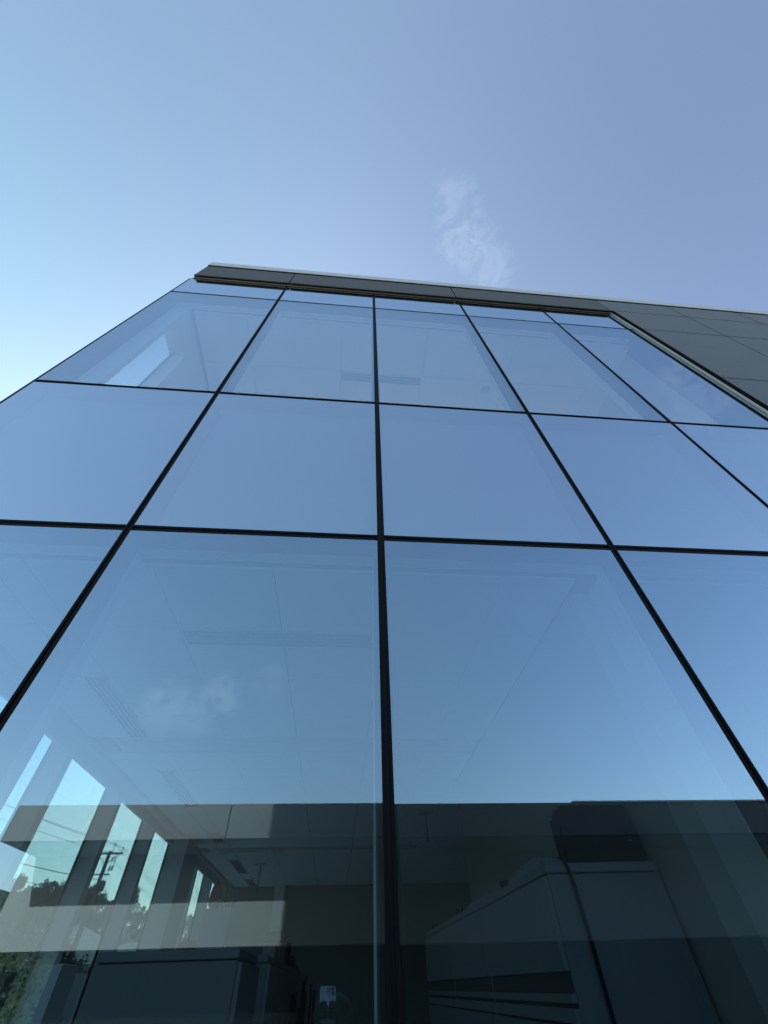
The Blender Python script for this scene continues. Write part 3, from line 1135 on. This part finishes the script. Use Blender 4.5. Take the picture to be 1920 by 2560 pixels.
for sd, x, y, top, rad, con, lb in [
    (1, -30, 53.2, 9.3, 2.1, False, 'bushy dark tree at the left end of the treeline in the second window'),
    (2, -30, 56.5, 8.9, 1.8, False, 'low round tree second from the left on the hill'),
    (3, -30, 59.8, 9.8, 2.3, False, 'broad round tree left of the pole in the second window'),
    (4, -30, 64.0, 9.6, 2.2, False, 'dark tree behind the pier left of the pole'),
    (5, -30, 69.0, 10.4, 2.4, False, 'rounded tree directly behind the foot of the pole'),
    (6, -30, 72.6, 10.3, 1.7, False, 'round tree just right of the pole'),
    (7, -30, 77.0, 10.2, 1.3, False, 'small low tree at the right edge of the third window'),
    (8, -30, 84.5, 12.2, 2.6, True, 'tall pointed tree at the left of the fourth window'),
    (9, -30, 90.5, 10.8, 2.4, False, 'sloping dark tree right of the tall pointed one'),
    (10, -30, 121.5, 12.4, 3.0, False, 'distant tree seen low in the narrow far window'),
    (11, -31, 128, 12.3, 3.0, False, 'distant tree at the right edge of the narrow far window'),
]:
    tree(sd, top - hill_h(x, y) + .2 if top - hill_h(x, y) > 1.5 else 2.0, rad, con, lb, x, y)

# ------------------------------------------------------------------ phone and photographer (mirrored in the glass)
PH_O = CAM_P - CAM_F * 0.0075          # on the back face of the phone, behind the taking lens


def ph(r_, u_, f_):
    return PH_O + CAM_R * r_ + CAM_U * u_ + CAM_F * f_


M['phone'] = mat('pale_phone_glass', (0.90, 0.92, 0.94), 0.22, 0.55, coat=0.6)
M['phone_bump'] = mat('phone_camera_plate', (0.55, 0.58, 0.62), 0.15, coat=1.0)
M['lens'] = mat('phone_lens', (0.01, 0.012, 0.02), 0.05, coat=1.0)
M['rim'] = mat('phone_rim', (0.7, 0.71, 0.72), 0.25, 0.9)
phn = thing('smartphone', 'pale smartphone with a square camera plate held up to the glass', 'phone', tuple(ph(-.015, -.05, -.006)))


def rrect(r0, r1, u0, u1, f0, f1, rad, mat_, name, parent):
    b = MB()
    pts = []
    for cx_, cy_, a0 in ((r1 - rad, u1 - rad, 0), (r0 + rad, u1 - rad, 90), (r0 + rad, u0 + rad, 180), (r1 - rad, u0 + rad, 270)):
        for k in range(7):
            a_ = R(a0 + 15 * k)
            pts.append((cx_ + rad * math.cos(a_), cy_ + rad * math.sin(a_)))
    v0 = [b.bm.verts.new(ph(x, y, f0)) for x, y in pts]
    v1 = [b.bm.verts.new(ph(x, y, f1)) for x, y in pts]
    b.bm.faces.new(v0)
    b.bm.faces.new(v1)
    n = len(pts)
    for i in range(n):
        b.bm.faces.new((v0[i], v0[(i + 1) % n], v1[(i + 1) % n], v1[i]))
    return b.build(name, mat_, parent)


rrect(-.051, .0205, -.127, .020, -.0085, -.0007, .011, M['phone'], 'body', phn)
rrect(-.0505, .0200, -.1265, .0195, -.0100, -.0086, .011, M['lens'], 'screen', phn)
rrect(-.020, .0175, -.0215, .0165, -.0006, .0010, .009, M['rim'], 'camera_plate', phn)
for lr, lu in ((.0065, .0060), (.0065, -.0120), (-.0105, -.0030)):
    b = MB()
    b.tube([ph(lr, lu, .0011), ph(lr, lu, .0026)], .0068, 20)
    ls = b.build('lens', M['lens'], phn)
    b = MB()
    b.tube([ph(lr, lu, .0011), ph(lr, lu, .0022)], .0076, 20)
    b.build('lens_rim', M['rim'], ls)
b = MB()
b.tube([ph(-.0115, .010, .0011), ph(-.0115, .010, .0014)], .003, 14)
b.build('flash', M['cream'], phn)


def skin(name, verts, edges, radii, root=0, sub=2, mats=None, parent=None):
    me = bpy.data.meshes.new(name)
    me.from_pydata([tuple(v) for v in verts], edges, [])
    o = bpy.data.objects.new(name, me)
    COL.objects.link(o)
    s = o.modifiers.new('skin', 'SKIN')
    s.use_smooth_shade = True
    s.branch_smoothing = 0.6
    for i, r_ in enumerate(radii):
        d = me.skin_vertices[0].data[i]
        d.radius = r_ if isinstance(r_, tuple) else (r_, r_)
        d.use_root = (i == root)
    ss = o.modifiers.new('sub', 'SUBSURF')
    ss.levels = ss.render_levels = sub
    dg = bpy.context.evaluated_depsgraph_get()
    me2 = bpy.data.meshes.new_from_object(o.evaluated_get(dg))
    bpy.data.objects.remove(o)
    me2.name = name
    me2.materials.clear()
    for mm in mats or []:
        me2.materials.append(mm)
    for p_ in me2.polygons:
        p_.use_smooth = True
    o = bpy.data.objects.new(name, me2)
    COL.objects.link(o)
    if parent:
        o.parent = parent
        o.matrix_parent_inverse = parent.matrix_world.inverted()
    return o


M['skin_tone'] = mat('skin', (0.045, 0.030, 0.024), 0.6, spec=.2)
M['jacket'] = mat('black_clothing', (0.010, 0.011, 0.015), 0.85, var=0.3, scale=25)
M['hair'] = mat('black_hair', (0.008, 0.007, 0.007), 0.5)

BX, BY = 0.03, -1.80           # where the photographer stands
V, E, RD = [], [], []


def add(p_, r_, link=None):
    V.append(Vector(p_))
    RD.append(r_)
    if link is not None:
        E.append((link, len(V) - 1))
    return len(V) - 1


pel = add((BX, BY, .92), (.155, .11))
sp1 = add((BX, BY, 1.08), (.14, .105), pel)
sp2 = add((BX, BY + .01, 1.24), (.155, .115), sp1)
chs = add((BX, BY + .01, 1.36), (.13, .10), sp2)
nk = add((BX, BY + .02, 1.455), .052, chs)
hd0 = add((BX, BY + .045, 1.535), (.066, .075), nk)
hd1 = add((BX, BY + .045, 1.61), (.073, .088), hd0)
hd2 = add((BX, BY + .035, 1.665), (.05, .06), hd1)
for s in (-1, 1):
    hip = add((BX + s * .09, BY, .86), .085, pel)
    kn = add((BX + s * .10, BY + .02, .48), .058, hip)
    an = add((BX + s * .10, BY - .02, .10), .042, kn)
    add((BX + s * .115, BY + .13, .04), .038, an)
    sh = add((BX + s * .175, BY + .01, 1.375), .06, chs)
    wr_t = ph(-.015 + s * .062, -.150, -.012)
    el = add((BX + s * .23, BY + .20, 1.32), .046, sh)
    mid = add(Vector((BX + s * .23, BY + .20, 1.32)).lerp(wr_t, .5), .038, el)
    wr = add(wr_t, .027, mid)
    edge = -.051 if s < 0 else .0205
    pm = add(ph(edge + s * .010, -.105, -.012), (.020, .026), wr)
    # four fingers wrap over the back of the phone, thumb along the front edge
    for k, (du, reach) in enumerate(((-.070, .030), (-.087, .0365), (-.104, .0365), (-.120, .036))):
        k0 = add(ph(edge + s * .012, du - .012, -.004), .0098, pm)
        k1 = add(ph(edge + s * .011, du - .004, .007), .0088, k0)
        k2 = add(ph(edge - s * reach * .45, du + .002, .0105), .0082, k1)
        add(ph(edge - s * reach, du + .003, .0090), .0070, k2)
    t0 = add(ph(edge + s * .012, -.085, -.020), .0105, pm)
    t1 = add(ph(edge + s * .004, -.060, -.021), .0095, t0)
    add(ph(edge - s * .010, -.042, -.019), .0080, t1)
person = thing('person', 'person in dark clothing holding the phone up with both hands, mirrored in the glass', 'person', (BX, BY, 0))
body = skin('body', V, E, RD, root=0, sub=1, mats=[M['jacket'], M['skin_tone'], M['hair']], parent=person)
for p_ in body.data.polygons:
    c = p_.center
    rel = c - PH_O
    hand = rel.length < 0.165 and rel.dot(CAM_U) > -.150
    if hand or (c.z > 1.46 and c.y < BY + .2 and abs(c.x - BX) < .12):
        p_.material_index = 1
# hair cap
bm = bmesh.new()
bmesh.ops.create_uvsphere(bm, u_segments=24, v_segments=16, radius=1)
for v in bm.verts:
    n_ = 1 + .03 * math.sin(v.co.x * 19 + v.co.z * 11) + .03 * math.sin(v.co.y * 23)
    v.co = Vector((v.co.x * .083 * n_, v.co.y * .098 * n_, v.co.z * .085 * n_))
    if v.co.y > .03 and v.co.z < .035:
        v.co.y = .03
    v.co += Vector((BX, BY + .028, 1.65))
me = bpy.data.meshes.new('hair')
bm.to_mesh(me)
bm.free()
me.materials.append(M['hair'])
for p_ in me.polygons: p_.use_smooth = True
ho = bpy.data.objects.new('hair', me)
COL.objects.link(ho)
ho.parent = person
ho.matrix_parent_inverse = person.matrix_world.inverted()
